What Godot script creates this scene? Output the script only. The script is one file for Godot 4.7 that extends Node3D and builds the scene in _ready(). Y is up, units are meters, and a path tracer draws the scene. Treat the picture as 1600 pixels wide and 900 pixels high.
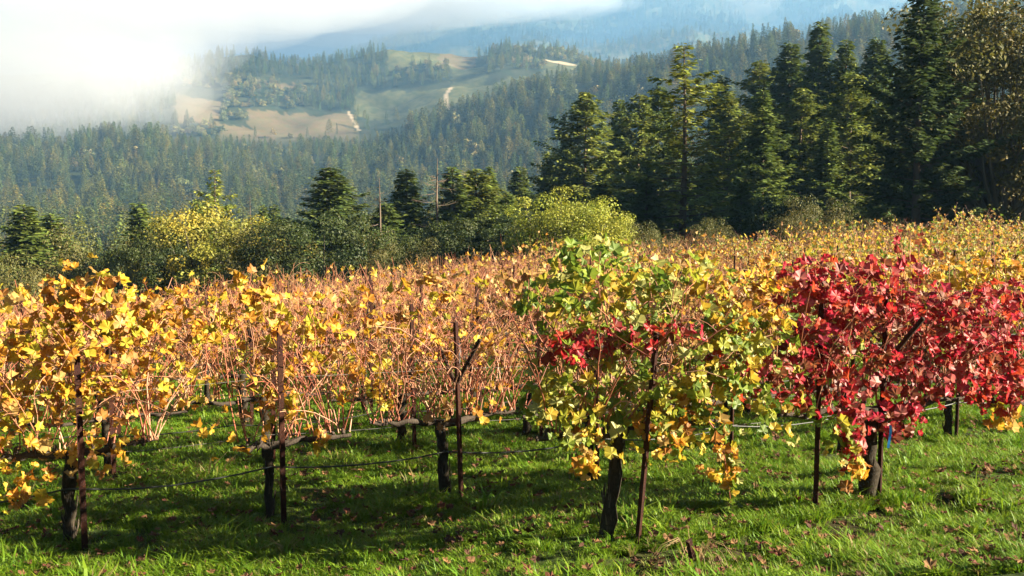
extends Node3D
# A hillside vineyard in autumn above a misty forested valley.
# y is up, the camera looks along -z; D below is a distance ahead (-z).

const F := 1555.0            # focal length in photo pixels (photo is 1600 wide)
const EYE := 3.2
const PITCH := 5.51

var rng := RandomNumberGenerator.new()
var taken := {}
var M := {}
var noise := FastNoiseLite.new()
var cp := cos(deg_to_rad(PITCH))
var sp := sin(deg_to_rad(PITCH))

# ------------------------------------------------------------------ helpers
func R(a: float, b: float) -> float:
	return a + (b - a) * rng.randf()

func rvec() -> Vector3:
	return Vector3(R(-1, 1), R(-1, 1), R(-1, 1))

func numbered(called: String) -> String:
	if not taken.has(called):
		taken[called] = 0
		return called
	taken[called] += 1
	return "%s_%03d" % [called, taken[called]]

func kid(parent: Node3D, called: String) -> String:
	var k := "count_%s" % called
	var n: int = parent.get_meta(k) if parent.has_meta(k) else 0
	parent.set_meta(k, n + 1)
	return called if n == 0 else "%s_%03d" % [called, n]

func tag(o: Node3D, label := "", category := "", group := "", kind := "") -> void:
	if label: o.set_meta("label", label)
	if category: o.set_meta("category", category)
	if group: o.set_meta("group", group)
	if kind: o.set_meta("kind", kind)

func thing(called: String, where: Vector3, label: String, category: String, group := "", turn := 0.0) -> Node3D:
	var o := Node3D.new()
	o.name = numbered(called)
	add_child(o, true)
	o.position = where
	o.rotation.y = turn
	tag(o, label, category, group)
	return o

func part(parent: Node3D, called: String, mesh: Mesh, mat: Material, kind := "") -> MeshInstance3D:
	var o := MeshInstance3D.new()
	o.name = kid(parent, called) if parent != self else numbered(called)
	o.mesh = mesh
	if mat: o.material_override = mat
	if kind: o.set_meta("kind", kind)
	parent.add_child(o, true)
	return o

class Geo:
	var v := PackedVector3Array()
	var n := PackedVector3Array()
	var c := PackedColorArray()
	var i := PackedInt32Array()
	var smooth := false
	func tri(a: Vector3, b: Vector3, d: Vector3, col: Color) -> void:
		var k := v.size()
		v.append(a); v.append(b); v.append(d)
		c.append(col); c.append(col); c.append(col)
		i.append(k); i.append(k + 1); i.append(k + 2)
	func kite(a: Vector3, l: Vector3, b: Vector3, r: Vector3, col: Color) -> void:
		var k := v.size()
		v.append(a); v.append(l); v.append(b); v.append(r)
		c.append(col); c.append(col); c.append(col); c.append(col)
		i.append(k); i.append(k + 1); i.append(k + 2)
		i.append(k); i.append(k + 2); i.append(k + 3)
	func tube(pts: Array, radii: Array, sides: int, col: Color) -> void:
		# a tapered tube through the points; smooth normals
		smooth = true
		var base := v.size()
		var m := pts.size()
		for p in m:
			var d: Vector3 = (pts[min(p + 1, m - 1)] - pts[max(p - 1, 0)])
			d = d.normalized() if d.length() > 1e-6 else Vector3.UP
			var s := d.cross(Vector3(0.31, 0.2, 0.93)).normalized()
			var t := d.cross(s)
			for k in sides:
				var an := TAU * k / sides
				var o := s * cos(an) + t * sin(an)
				v.append(pts[p] + o * radii[p])
				n.append(o)
				c.append(col)
		for p in m - 1:
			for k in sides:
				var a := base + p * sides + k
				var b := base + p * sides + (k + 1) % sides
				i.append(a); i.append(a + sides); i.append(b)
				i.append(b); i.append(a + sides); i.append(b + sides)
		var top := v.size()
		v.append(pts[m - 1]); n.append(Vector3.UP); c.append(col)
		for k in sides:
			var a := base + (m - 1) * sides + k
			var b := base + (m - 1) * sides + (k + 1) % sides
			i.append(a); i.append(top); i.append(b)
	func mesh() -> ArrayMesh:
		var arr := []
		arr.resize(Mesh.ARRAY_MAX)
		arr[Mesh.ARRAY_VERTEX] = v
		if smooth and n.size() == v.size(): arr[Mesh.ARRAY_NORMAL] = n
		arr[Mesh.ARRAY_COLOR] = c
		arr[Mesh.ARRAY_INDEX] = i
		var m := ArrayMesh.new()
		if v.size(): m.add_surface_from_arrays(Mesh.PRIMITIVE_TRIANGLES, arr)
		return m

func mat(called: String, rough := 0.8, back := 0.0, spec := 0.5) -> StandardMaterial3D:
	var m := StandardMaterial3D.new()
	m.resource_name = called
	m.vertex_color_use_as_albedo = true
	m.roughness = rough
	m.metallic_specular = spec
	m.cull_mode = BaseMaterial3D.CULL_DISABLED
	if back > 0.0:
		m.backlight_enabled = true
		m.backlight = Color(back, back, back).linear_to_srgb()
	M[called] = m
	return m

func noise_tex(freq: float, octaves: int, lo: Color, hi: Color, seed_: int, size := 512, normal := false) -> NoiseTexture2D:
	var n := FastNoiseLite.new()
	n.seed = seed_
	n.frequency = freq
	n.fractal_octaves = octaves
	var t := NoiseTexture2D.new()
	t.width = size; t.height = size
	t.seamless = true
	t.noise = n
	if normal:
		t.as_normal_map = true
		t.bump_strength = 6.0
	else:
		var g := Gradient.new()
		g.set_color(0, lo); g.set_color(1, hi)
		t.color_ramp = g
	return t

# a photo pixel and a distance ahead give a place
func at(px: float, py: float, D: float) -> Vector3:
	var cy := (450.0 - py) / F
	var k := D / (cp + cy * sp)
	return Vector3((px - 800.0) / F * k, EYE + k * (cy * cp - sp), -D)

func col_of(x: float, D: float) -> float:
	return 800.0 + F * cp * x / max(D, 0.01)

# ------------------------------------------------------------------ terrain
# rings of the land: distance, then pairs of (column, row on which the ground there shows)
var rings := [
	[45.0, [-500, 630, 0, 587, 400, 520, 800, 455, 1000, 440, 1200, 425, 1400, 415, 1600, 407, 2100, 390]],
	[70.0, [-500, 610, 0, 600, 200, 570, 400, 540, 600, 510, 800, 480, 1000, 440, 1200, 415, 1400, 395, 1600, 380, 2100, 350]],
	[110.0, [-500, 590, 0, 585, 200, 575, 400, 550, 600, 520, 800, 480, 1000, 430, 1200, 395, 1400, 365, 1600, 340, 2100, 310]],
	[180.0, [-500, 520, 0, 530, 400, 520, 600, 505, 800, 470, 1000, 425, 1200, 385, 1400, 350, 1600, 322, 2100, 290]],
	[300.0, [-500, 470, 0, 472, 400, 470, 600, 462, 800, 440, 1000, 400, 1200, 360, 1400, 325, 1600, 295, 2100, 250]],
	[450.0, [-500, 400, 0, 408, 400, 405, 600, 400, 800, 385, 1000, 355, 1200, 315, 1400, 275, 1600, 245, 2100, 200]],
	[600.0, [-500, 350, 0, 360, 200, 345, 400, 350, 600, 345, 800, 325, 1000, 290, 1200, 240, 1400, 200, 1600, 170, 2100, 130]],
	[700.0, [-500, 330, 0, 335, 200, 322, 400, 318, 600, 310, 800, 280, 1000, 235, 1200, 180, 1400, 140, 1600, 115, 2100, 80]],
	[820.0, [-500, 290, 0, 285, 200, 264, 400, 270, 600, 260, 800, 218, 1000, 170, 1200, 118, 1400, 85, 1600, 60, 2100, 30]],
	[950.0, [-500, 262, 0, 246, 200, 228, 280, 234, 400, 240, 560, 238, 640, 218, 700, 190, 800, 155, 900, 130, 1000, 112, 1200, 66, 1400, 36, 1600, 18, 2100, 0]],
	[1060.0, [-500, 280, 0, 262, 200, 240, 400, 238, 600, 236, 700, 205, 800, 175, 900, 146, 1000, 140, 1200, 100, 1400, 70, 1600, 50, 2100, 30]],
	[1150.0, [-500, 250, 0, 235, 200, 214, 300, 208, 400, 206, 500, 208, 600, 206, 700, 176, 800, 155, 900, 130, 1000, 140, 1200, 110, 1600, 70, 2100, 40]],
	[1240.0, [-500, 230, 0, 215, 200, 182, 300, 168, 400, 180, 450, 184, 550, 186, 600, 182, 700, 150, 800, 135, 900, 116, 1000, 130, 1200, 110, 1600, 80, 2100, 50]],
	[1320.0, [-500, 210, 0, 195, 200, 158, 300, 146, 400, 152, 450, 160, 550, 165, 600, 160, 650, 146, 700, 132, 800, 118, 900, 108, 1000, 124, 1200, 110, 1600, 80, 2100, 50]],
	[1420.0, [-500, 190, 0, 175, 200, 138, 300, 120, 400, 115, 450, 125, 550, 128, 600, 122, 650, 112, 700, 108, 740, 108, 800, 94, 850, 92, 900, 99, 950, 106, 1000, 118, 1200, 110, 1600, 80, 2100, 50]],
	[1520.0, [-500, 170, 0, 160, 200, 128, 300, 104, 350, 92, 400, 88, 450, 93, 480, 98, 530, 93, 600, 85, 650, 77, 700, 86, 740, 95, 780, 84, 820, 75, 870, 80, 920, 96, 950, 106, 1000, 118, 1200, 110, 1600, 80, 2100, 50]],
	[1700.0, [-500, 190, 0, 190, 600, 160, 1000, 150, 1600, 140, 2100, 120]],
	[1950.0, [-500, 170, 0, 165, 500, 150, 600, 140, 750, 118, 830, 96, 900, 112, 1000, 110, 1080, 78, 1200, 88, 1280, 60, 1400, 70, 1600, 50, 2100, 30]],
	[2300.0, [-500, 140, 0, 135, 500, 118, 560, 104, 640, 78, 700, 52, 780, 44, 860, 40, 940, 52, 1020, 20, 1100, 28, 1200, 36, 1300, 12, 1400, 22, 1600, 5, 2100, 0]],
	[2600.0, [-500, 120, 0, 120, 500, 100, 600, 66, 680, 36, 760, 24, 860, 18, 950, 4, 1050, -14, 1150, -8, 1250, -16, 1400, -18, 1600, -20, 2100, -20]],
	[2800.0, [-500, 130, 0, 130, 500, 110, 700, 60, 950, 30, 1400, 10, 2100, 5]]]
const COLS := 105
var grid := []        # grid[ring] = PackedFloat32Array of world heights for columns -500 .. 2100, every 25

func build_grid() -> void:
	for r in rings:
		var a := PackedFloat32Array()
		var pairs: Array = r[1]
		for k in COLS:
			var px := -500.0 + 25.0 * k
			var j := 0
			while j < pairs.size() - 4 and px > pairs[j + 2]:
				j += 2
			var t := clampf((px - pairs[j]) / float(pairs[j + 2] - pairs[j]), 0.0, 1.0)
			a.append(at(800.0, lerpf(pairs[j + 1], pairs[j + 3], t), r[0]).y)
		grid.append(a)

func near_ground(x: float, D: float) -> float:
	var n := (10.51 + 0.43 * x - D) * 0.918
	var h := 0.0
	if n > 0.3:
		var s := clampf((n - 0.3) / 2.3, 0.0, 1.0)
		h = 0.3 * s * s * (3.0 - 2.0 * s) * clampf((x + 1.6) / 2.2, 0.0, 1.0)
		h += 1.25 * smoothstep(2.8, 9.0, n)
	if on_bank(x, D): h -= 0.05
	if D > 10.0:
		h += -(D - 10.0) * 0.037 + x * (0.0047 if x < 0.0 else 0.0016) * (D - 10.0)
	return h + 0.05 * noise.get_noise_2d(x * 14.0, D * 14.0)

func ground(x: float, D: float) -> float:
	if D < 38.0:
		return near_ground(x, D)
	var px := clampf(col_of(x, D), -500.0, 2100.0)
	var fx := (px + 500.0) / 25.0
	var k := mini(int(fx), COLS - 2)
	var tx := fx - k
	var r := 0
	while r < rings.size() - 2 and D > rings[r + 1][0]:
		r += 1
	var t := clampf((D - rings[r][0]) / (rings[r + 1][0] - rings[r][0]), 0.0, 1.0)
	var ha: float = lerpf(grid[r][k], grid[r][k + 1], tx)
	var hb: float = lerpf(grid[r + 1][k], grid[r + 1][k + 1], tx)
	var h := lerpf(ha, hb, t)
	if D > 300.0:
		h += noise.get_noise_2d(x * 0.9, D * 0.9) * 0.006 * D * clampf((D - 300.0) / 400.0, 0.0, 1.0)
	if D < 45.0:
		h = lerpf(near_ground(x, D), h, smoothstep(38.0, 45.0, D))
	return h

# what covers the far land: 0 forest, 1 tan field, 2 pale grass, 3 bare earth track
func cover(px_: float, D_: float) -> int:
	var px := px_ + 9.0 * noise.get_noise_2d(px_ * 5.0, D_ * 2.0)
	var D := D_ + 16.0 * noise.get_noise_2d(px_ * 6.0 + 400.0, D_ * 2.0)
	if D > 1130 and D < 1560:
		# the two autumn vineyards under the first knoll
		if px > 284 and px < 352 and D > 1180 and D < 1330 - (px - 284) * 0.6: return 1
		if px > 352 and px < 412 and D > 1130 and D < 1185: return 1
		if px > 395 and px < 560 and D > 1135 and D < 1268 - absf(px - 470) * 0.25: return 1
		if px > 402 and px < 482 and D > 1372 + (470 - px) * 0.3 and D < 1400: return 1
		# pale grass in the saddle
		var e := D - (1238 + (700 - px) * 0.55)
		if px > 560 and px < 712 and e > -75 and e < 60: return 2
		if px > 690 and px < 905 and D > 1175 and D < 1290 + (px - 700) * 0.05: return 2
		if px > 690 and px < 745 and D > 1440 and D < 1520: return 1
		if px > 705 and px < 760 and D > 1290 and D < 1440: return 2
		if px > 850 and px < 960 and D > 1300 and D < 1400: return 2
		if px > 610 and px < 720 and D > 1440: return 2
	return 0

func track(px: float, D: float) -> bool:
	# the pale road that bends round the wooded knoll
	if D > 1150 and D < 1300 and absf(px - (712 - 14.0 * sin((D - 1150) / 48.0))) < 3.2: return true
	if px > 548 and px < 566 and absf(D - (1265 - (px - 548) * 5.5)) < 14: return true
	if px > 850 and px < 950 and absf(D - 1404) < 7: return true
	return false

func rocky(n: float) -> Color:
	return Color(0.10, 0.09, 0.05).lerp(Color(0.06, 0.07, 0.03), n)

func on_bank(x: float, D: float) -> bool:
	# the worn ledge of earth in front of the near row
	var nn := (10.51 + 0.43 * x - D) * 0.918 + 0.12 * noise.get_noise_2d(x * 120.0, 7.0)
	return x > 0.7 and x < 4.2 and nn > 3.0 - 0.05 * x and nn < 3.42 + 0.05 * x

func land_color(x: float, D: float) -> Color:
	var n := 0.5 + 0.5 * noise.get_noise_2d(x * 3.1 + 50.0, D * 3.1)
	if D < 60.0:
		if on_bank(x, D): return Color(0.06, 0.048, 0.026)
		return Color(0.05, 0.085, 0.018).lerp(Color(0.085, 0.075, 0.035), clampf(n * 1.3 - 0.35, 0, 1))
	var px := col_of(x, D)
	n = clampf(n + 0.9 * noise.get_noise_2d(x * 9.0, D * 6.0) + 0.12 * sin(x * 0.55 + D * 0.35), 0.0, 1.0)
	if track(px, D): return Color(0.48, 0.38, 0.25)
	match cover(px, D):
		1: return Color(0.1919, 0.1338, 0.07293).lerp(Color(0.1535, 0.1299, 0.05635), n)
		2: return Color(0.156, 0.1482, 0.0585).lerp(Color(0.078, 0.0936, 0.0351), n)
	if D > 1700: return Color(0.07, 0.09, 0.045).lerp(Color(0.15, 0.13, 0.07), clampf(n * 2.0 - 0.7, 0, 1))
	return Color(0.035, 0.05, 0.02).lerp(Color(0.06, 0.06, 0.028), n)

func build_terrain() -> void:
	var az := []
	var a := -35.0
	while a <= 35.01:
		az.append(deg_to_rad(a)); a += 0.12
	var ds := [0.4]
	var d := 1.0
	while d < 16.0:
		ds.append(d); d += 0.3
	while d < 60.0:
		ds.append(d); d *= 1.05
	while d < 1100.0:
		ds.append(d); d *= 1.045
	while d < 1570.0:
		ds.append(d); d += 5.0
	while d < 2800.0:
		ds.append(d); d += 35.0
	var g := Geo.new()
	g.smooth = true
	var w := az.size()
	for r in ds.size():
		for k in w:
			var x: float = ds[r] * tan(az[k])
			var D: float = ds[r]
			var e := 0.02 * D + 0.05
			var h := ground(x, D)
			g.v.append(Vector3(x, h, -D))
			g.n.append(Vector3(-(ground(x + e, D) - h) / e, 1.0, (ground(x, D + e) - h) / e).normalized())
			g.c.append(land_color(x, D))
	for r in ds.size() - 1:
		for k in w - 1:
			var q := r * w + k
			g.i.append(q); g.i.append(q + w); g.i.append(q + 1)
			g.i.append(q + 1); g.i.append(q + w); g.i.append(q + w + 1)
	# the land beside and behind the camera, joined to the same sheet
	var side := [0.4, 2.0, 5.0, 9.0, 15.0, 25.0, 40.0, 70.0, 120.0, 220.0, 400.0]
	var b0 := g.v.size()
	var sw := 30
	for r in side.size():
		for k in sw:
			var an := deg_to_rad(35.0 + 290.0 * k / (sw - 1))
			var q: float = side[r] / cos(deg_to_rad(35.0))
			var x := q * sin(an)
			var D := q * cos(an)
			var h := 0.0
			if k == 0 or k == sw - 1:
				h = ground(x, D) - 0.02
			else:
				h = near_ground(clampf(x, -60, 60), clampf(D, -30.0, 60.0)) + 0.02 * max(-D, 0.0)
			g.v.append(Vector3(x, h, -D))
			g.n.append(Vector3.UP)
			g.c.append(land_color(x, clampf(D, 1.0, 50.0)))
	for r in side.size() - 1:
		for k in sw - 1:
			var q := b0 + r * sw + k
			g.i.append(q); g.i.append(q + sw); g.i.append(q + 1)
			g.i.append(q + 1); g.i.append(q + sw); g.i.append(q + sw + 1)
	var m := mat("earth", 0.95, 0.0, 0.2)
	m.albedo_texture = noise_tex(0.02, 5, Color(0.62, 0.62, 0.62), Color(1, 1, 1), 5)
	m.uv1_triplanar = true
	m.uv1_world_triplanar = true
	m.uv1_scale = Vector3(0.6, 0.6, 0.6)
	m.normal_enabled = true
	m.normal_texture = noise_tex(0.03, 5, Color.BLACK, Color.WHITE, 9, 512, true)
	m.normal_scale = 0.6
	var o := part(self, "ground", g.mesh(), m)
	tag(o, "", "", "", "structure")

# ------------------------------------------------------------------ trees
func tone(base: Color, spread: float) -> Color:
	var k := R(1.0 - spread, 1.0 + spread)
	return Color(base.r * k * R(0.92, 1.08), base.g * k, base.b * k * R(0.9, 1.1))

# crown and trunk meshes of a conifer; p: h, r (reach), base (bare share), n (branches), droop, sprays per metre, spray size, col, shape, gap, up
func conifer(p: Dictionary, sd: int) -> Array:
	rng.seed = sd
	var h: float = p.h
	var wood := Geo.new()
	var crown := Geo.new()
	var bend := Vector3(R(-0.02, 0.02), 0, R(-0.02, 0.02)) * h
	var tp := []
	var tr := []
	for k in 9:
		var f := k / 8.0
		tp.append(Vector3(0, f * h, 0) + bend * sin(f * 3.0) * 0.5)
		tr.append(lerpf(h * 0.016, 0.02, pow(f, 0.85)))
	wood.tube(tp, tr, 7, Color(0.11, 0.085, 0.06))
	var cnt: int = p.n
	var size: float = p.size
	var base: float = p.base
	for b in cnt:
		var f := base + (1.0 - base) * pow((b + R(0, 0.8)) / cnt, float(p.get("pack", 0.9)))
		f = min(f, 0.995)
		var g := (f - base) / (1.0 - base)
		var prof := pow(1.0 - g, float(p.shape)) * (0.55 + 0.45 * smoothstep(0.0, 0.22, g))
		var L: float = p.r * (prof + 0.035) * R(0.5, 1.15)
		if R(0, 1) < float(p.get("gap", 0.0)): L *= 0.35
		var an := b * 2.39996 + R(-0.5, 0.5)
		var out := Vector3(cos(an), 0, sin(an))
		var lift: float = lerpf(p.droop, p.up, g) + R(-0.22, 0.22)
		var o := Vector3(0, f * h, 0) + bend * sin(f * 3.0) * 0.5
		var path := []
		var rad := []
		for k in 5:
			var s := k / 4.0
			path.append(o + out * (L * s) + Vector3.UP * (L * (lift * s + (0.16 if g < 0.7 else 0.05) * s * s)) + out.cross(Vector3.UP) * L * 0.06 * sin(s * 3.0 + b))
			rad.append(lerpf(0.012 * L + 0.012, 0.006, s))
		if L > size * 1.2 and (b % int(p.get("twig", 1))) == 0:
			wood.tube(path, rad, 3, Color(0.12, 0.095, 0.07))
		var ns := int(max(3.0, L * float(p.sprays)))
		var c0: Color = tone(p.col, 0.16)
		for q in ns:
			var s: float = lerpf(0.16 if L < 1.5 else 0.3, 1.0, (q + R(0, 0.9)) / ns)
			var k := mini(int(s * 4.0), 3)
			var c: Vector3 = path[k].lerp(path[k + 1], s * 4.0 - k)
			c += rvec() * size * 0.28
			var way := (out * R(0.35, 0.9) + out.cross(Vector3.UP) * (R(0.4, 1.0) * (1 if q % 2 else -1)) + Vector3.UP * R(-0.35, 0.25)).normalized()
			var len := size * R(0.55, 1.15) * (1.15 - 0.5 * s)
			var wide := way.cross(Vector3.UP + rvec() * 0.7).normalized() * len * R(0.2, 0.36)
			var mid := c + way * len * 0.45 + Vector3.UP * len * R(-0.05, 0.08)
			crown.kite(c, mid + wide, c + way * len + Vector3.DOWN * len * R(0.0, 0.22), mid - wide, tone(c0, 0.22))
	# leader
	for q in 6:
		var y := h * R(0.965, 1.0)
		var an := R(0, TAU)
		var d := Vector3(cos(an), 1.3, sin(an)).normalized() * size * 0.5
		crown.kite(Vector3(0, y, 0) + bend * 0.07, Vector3(0, y, 0) + d * 0.5 + Vector3(0.06, 0, 0), Vector3(0, y, 0) + d, Vector3(0, y, 0) + d * 0.5 - Vector3(0.06, 0, 0), p.col)
	return [wood.mesh(), crown.mesh(), h]

# broad crowned tree: h, r, trunk share, clumps, leaves per clump, leaf size, col, col2
func broadleaf(p: Dictionary, sd: int) -> Array:
	rng.seed = sd
	var h: float = p.h
	var r: float = p.r
	var wood := Geo.new()
	var crown := Geo.new()
	var fork: float = h * p.trunk
	wood.tube([Vector3.ZERO, Vector3(0.05, fork * 0.5, 0), Vector3(0, fork, 0.05)], [h * 0.028, h * 0.022, h * 0.02], 7, Color(0.10, 0.085, 0.065))
	var mid := Vector3(0, fork + (h - fork) * 0.48, 0)
	var half := Vector3(r, (h - fork) * 0.54, r)
	for k in int(p.clumps):
		var d := rvec()
		while d.length() > 1.0 or d.length() < 0.05: d = rvec()
		d = d.normalized() * pow(R(0.05, 1.0), 0.38)
		if d.y < -0.75: d.y *= 0.6
		var bump := 1.0 + 0.22 * noise.get_noise_3d(d.x * 90.0 + sd, d.y * 90.0, d.z * 90.0)
		var c := mid + d * half * bump * R(0.78, 1.12)
		var cr: float = r * float(p.get("clump", 0.22)) * R(0.6, 1.25)
		if k % 3 == 0:
			var e := c - d * cr * 0.3
			wood.tube([Vector3(0, fork * 0.92, 0), Vector3(0, fork, 0).lerp(e, 0.5) + Vector3(0, -0.05 * h, 0) + rvec() * 0.2, e], [h * 0.012, h * 0.007, 0.012], 4, Color(0.13, 0.11, 0.085))
		var cc: Color = tone(Color(p.col).lerp(p.col2, R(0, 1)), 0.15)
		for q in int(p.leaves):
			var o := rvec()
			while o.length() > 1.0: o = rvec()
			o = o.normalized() * pow(o.length(), 0.6)
			var at_ := c + o * cr * Vector3(1.0, 0.72, 1.0)
			var nrm := (o + rvec() * 0.8 + Vector3.UP * 0.35).normalized()
			var a := nrm.cross(rvec()).normalized() * float(p.leaf) * R(0.6, 1.2)
			var b := nrm.cross(a) * R(0.4, 0.65)
			crown.kite(at_ - a, at_ + b, at_ + a, at_ - b, tone(cc, 0.2))
	return [wood.mesh(), crown.mesh(), h]

func bare_tree(h: float, n: int, reach: float, sd: int) -> Array:
	rng.seed = sd
	var wood := Geo.new()
	var twigs := Geo.new()
	var c := Color(0.15, 0.115, 0.09)
	wood.tube([Vector3.ZERO, Vector3(0.1, h * 0.4, 0), Vector3(-0.05, h * 0.75, 0.1), Vector3(0.08, h, 0)], [h * 0.012, h * 0.01, h * 0.006, 0.02], 6, c)
	for k in n:
		var f := R(0.25, 0.97)
		var an := R(0, TAU)
		var L := reach * (1.1 - f) * R(0.5, 1.3) + 0.2
		var o := Vector3(0, h * f, 0)
		var d := Vector3(cos(an), R(-0.25, 0.3), sin(an))
		var e := o + d * L
		twigs.tube([o, o + d * L * 0.5 + Vector3(0, -0.05 * L, 0), e], [0.035, 0.022, 0.008], 3, c)
		for q in 4:
			var s := o.lerp(e, R(0.3, 1.0))
			twigs.tube([s, s + (d + rvec() * 0.8) * L * R(0.15, 0.35)], [0.014, 0.006], 3, c)
	return [wood.mesh(), twigs.mesh(), h]

func plant(called: String, m: Array, where: Vector3, height: float, label: String, category: String, group := "", wide := 1.0, turn := -1.0, crown_name := "crown", leafy := "needles") -> Node3D:
	var o := thing(called, where, label, category, group, R(0, TAU) if turn < 0 else turn)
	var s: float = height / m[2]
	o.scale = Vector3(s * wide, s, s * wide)
	part(o, "trunk", m[0], M.bark)
	part(o, crown_name, m[1], M[leafy], "stuff" if crown_name == "twigs" else "")
	return o

# ------------------------------------------------------------------ vine leaves
var leaf_kinds := {}

func leaf_shape(g: Geo, xf: Transform3D, col: Color, rim: Color, sd: int) -> void:
	# five lobed vine leaf, about one unit across, tip along -y, stalk end at the origin
	var rr := RandomNumberGenerator.new()
	rr.seed = sd
	var prof := [[16, 0.42], [40, 0.66], [60, 0.60], [80, 0.80], [100, 0.68], [124, 0.90], [147, 0.72], [166, 0.90], [180, 1.02]]
	var curl := rr.randf_range(-0.9, 1.1)
	var fold := rr.randf_range(-0.25, 0.85)
	var k0 := g.v.size()
	var pts := []
	for side in [1, -1]:
		for j in (prof.size() if side == 1 else prof.size() - 1):
			var q: Array = prof[j] if side == 1 else prof[prof.size() - 2 - j]
			var an: float = deg_to_rad(q[0]) * side
			var r: float = q[1] * 0.6 * rr.randf_range(0.78, 1.16)
			var x := sin(an) * r
			var y := cos(an) * r
			var z := fold * absf(x) + curl * (y * y) * 0.9 + rr.randf_range(-0.11, 0.11) - 0.35 * curl * x * x
			pts.append([Vector3(x, y, z), r])
	g.v.append(xf * Vector3(0, 0, 0)); g.c.append(col.lerp(Color(0.5, 0.45, 0.15), 0.15))
	for p in pts:
		g.v.append(xf * p[0])
		g.c.append(col.lerp(rim, clampf((p[1] - 0.3) * 1.6 + rr.randf_range(-0.3, 0.3), 0.0, 1.0)))
	for j in pts.size() - 1:
		g.i.append(k0); g.i.append(k0 + 1 + j); g.i.append(k0 + 2 + j)
	# stalk
	var s := g.v.size()
	for e in [Vector3(-0.018, 0, 0), Vector3(0.018, 0, 0), Vector3(0, 0.42, -0.16)]:
		g.v.append(xf * e); g.c.append(Color(0.30, 0.16, 0.06))
	g.i.append(s); g.i.append(s + 1); g.i.append(s + 2)

# palettes: [leaf colour, rim colour, weight]
var palettes := {
	"gold": [[Color(0.5161, 0.2694, 0.01683), Color(0.4066, 0.1498, 0.01683)], [Color(0.563, 0.3369, 0.02805), Color(0.4848, 0.2245, 0.01683)], [Color(0.4692, 0.2021, 0.01683), Color(0.2972, 0.08983, 0.01683)], [Color(0.5474, 0.3593, 0.04488), Color(0.4301, 0.2844, 0.02805)],
		[Color(0.4379, 0.3593, 0.02805), Color(0.4848, 0.2844, 0.02244)], [Color(0.3284, 0.3144, 0.02244), Color(0.4301, 0.2994, 0.02805)], [Color(0.4848, 0.3144, 0.101), Color(0.3519, 0.1797, 0.05049)], [Color(0.3284, 0.1348, 0.02805), Color(0.219, 0.07485, 0.02244)]],
	"green": [[Color(0.1156, 0.1945, 0.01632), Color(0.204, 0.2394, 0.02176)], [Color(0.1632, 0.2394, 0.02176), Color(0.272, 0.2693, 0.0272)], [Color(0.2448, 0.2842, 0.0272), Color(0.34, 0.2693, 0.02176)], [Color(0.0816, 0.1496, 0.01632), Color(0.1224, 0.1646, 0.01632)],
		[Color(0.34, 0.3142, 0.03264), Color(0.3536, 0.2244, 0.02176)], [Color(0.374, 0.374, 0.1197), Color(0.2856, 0.2543, 0.06528)], [Color(0.4216, 0.2992, 0.0272), Color(0.306, 0.1646, 0.02176)]],
	"red": [[Color(0.2312, 0.0768, 0.03168), Color(0.3468, 0.01536, 0.02112)], [Color(0.1849, 0.04608, 0.03168), Color(0.1041, 0.02304, 0.01584)], [Color(0.3773, 0.007834, 0.02154), Color(0.2358, 0.005222, 0.01437)], [Color(0.2829, 0.006267, 0.02154), Color(0.1729, 0.005222, 0.01437)], [Color(0.456, 0.01306, 0.04309), Color(0.3143, 0.007834, 0.02872)], [Color(0.1887, 0.005222, 0.0158), Color(0.11, 0.004178, 0.01005)],
		[Color(0.4716, 0.047, 0.02154), Color(0.3615, 0.01566, 0.01437)], [Color(0.393, 0.01566, 0.05744), Color(0.2673, 0.01045, 0.0359)], [Color(0.4401, 0.1149, 0.115), Color(0.3143, 0.04178, 0.04309)]],
	"tan": [[Color(0.34, 0.1904, 0.068), Color(0.2312, 0.1088, 0.0408)], [Color(0.3944, 0.2448, 0.0816), Color(0.272, 0.136, 0.0476)], [Color(0.2448, 0.1224, 0.0476), Color(0.1632, 0.0748, 0.034)], [Color(0.4216, 0.2856, 0.0816), Color(0.3264, 0.1904, 0.0408)]]}

func build_leaf_kinds() -> void:
	for key in palettes:
		var list := []
		var sd := 1000
		for pair in palettes[key]:
			for variant in 3:
				sd += 7
				var g := Geo.new()
				leaf_shape(g, Transform3D(), pair[0], pair[1], sd + variant)
				list.append(g.mesh())
		leaf_kinds[key] = list

func leaf_turn(out: Vector3) -> Basis:
	# blade hangs tip down, its face turned outward and a little up
	var f := (out * R(0.2, 1.0) + Vector3.UP * R(-0.1, 0.75) + rvec() * 0.75).normalized()
	var up := (Vector3.DOWN + rvec() * 0.65).normalized()
	var x := up.cross(f).normalized()
	return Basis(x, f.cross(x), f)

# ------------------------------------------------------------------ vines
const DIR := Vector3(0.918, 0, -0.395)       # along a row, to the right and away
const SIDE := Vector3(0.395, 0, 0.918)       # across a row, towards the camera

func row_place(k: float, t: float) -> Vector3:
	var p := Vector3(-2.36, 0, -9.5) + SIDE * (-2.6 * k) + DIR * t
	p.y = ground(p.x, -p.z)
	return p

func gnarly(g: Geo, a: Vector3, b: Vector3, r0: float, r1: float, sides: int, wob: float, col: Color) -> void:
	var pts := []
	var rad := []
	for k in 9:
		var f := k / 8.0
		pts.append(a.lerp(b, f) + rvec() * wob * sin(PI * f))
		rad.append(lerpf(r0, r1, f) * R(0.82, 1.2))
	g.tube(pts, rad, sides, col)

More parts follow.
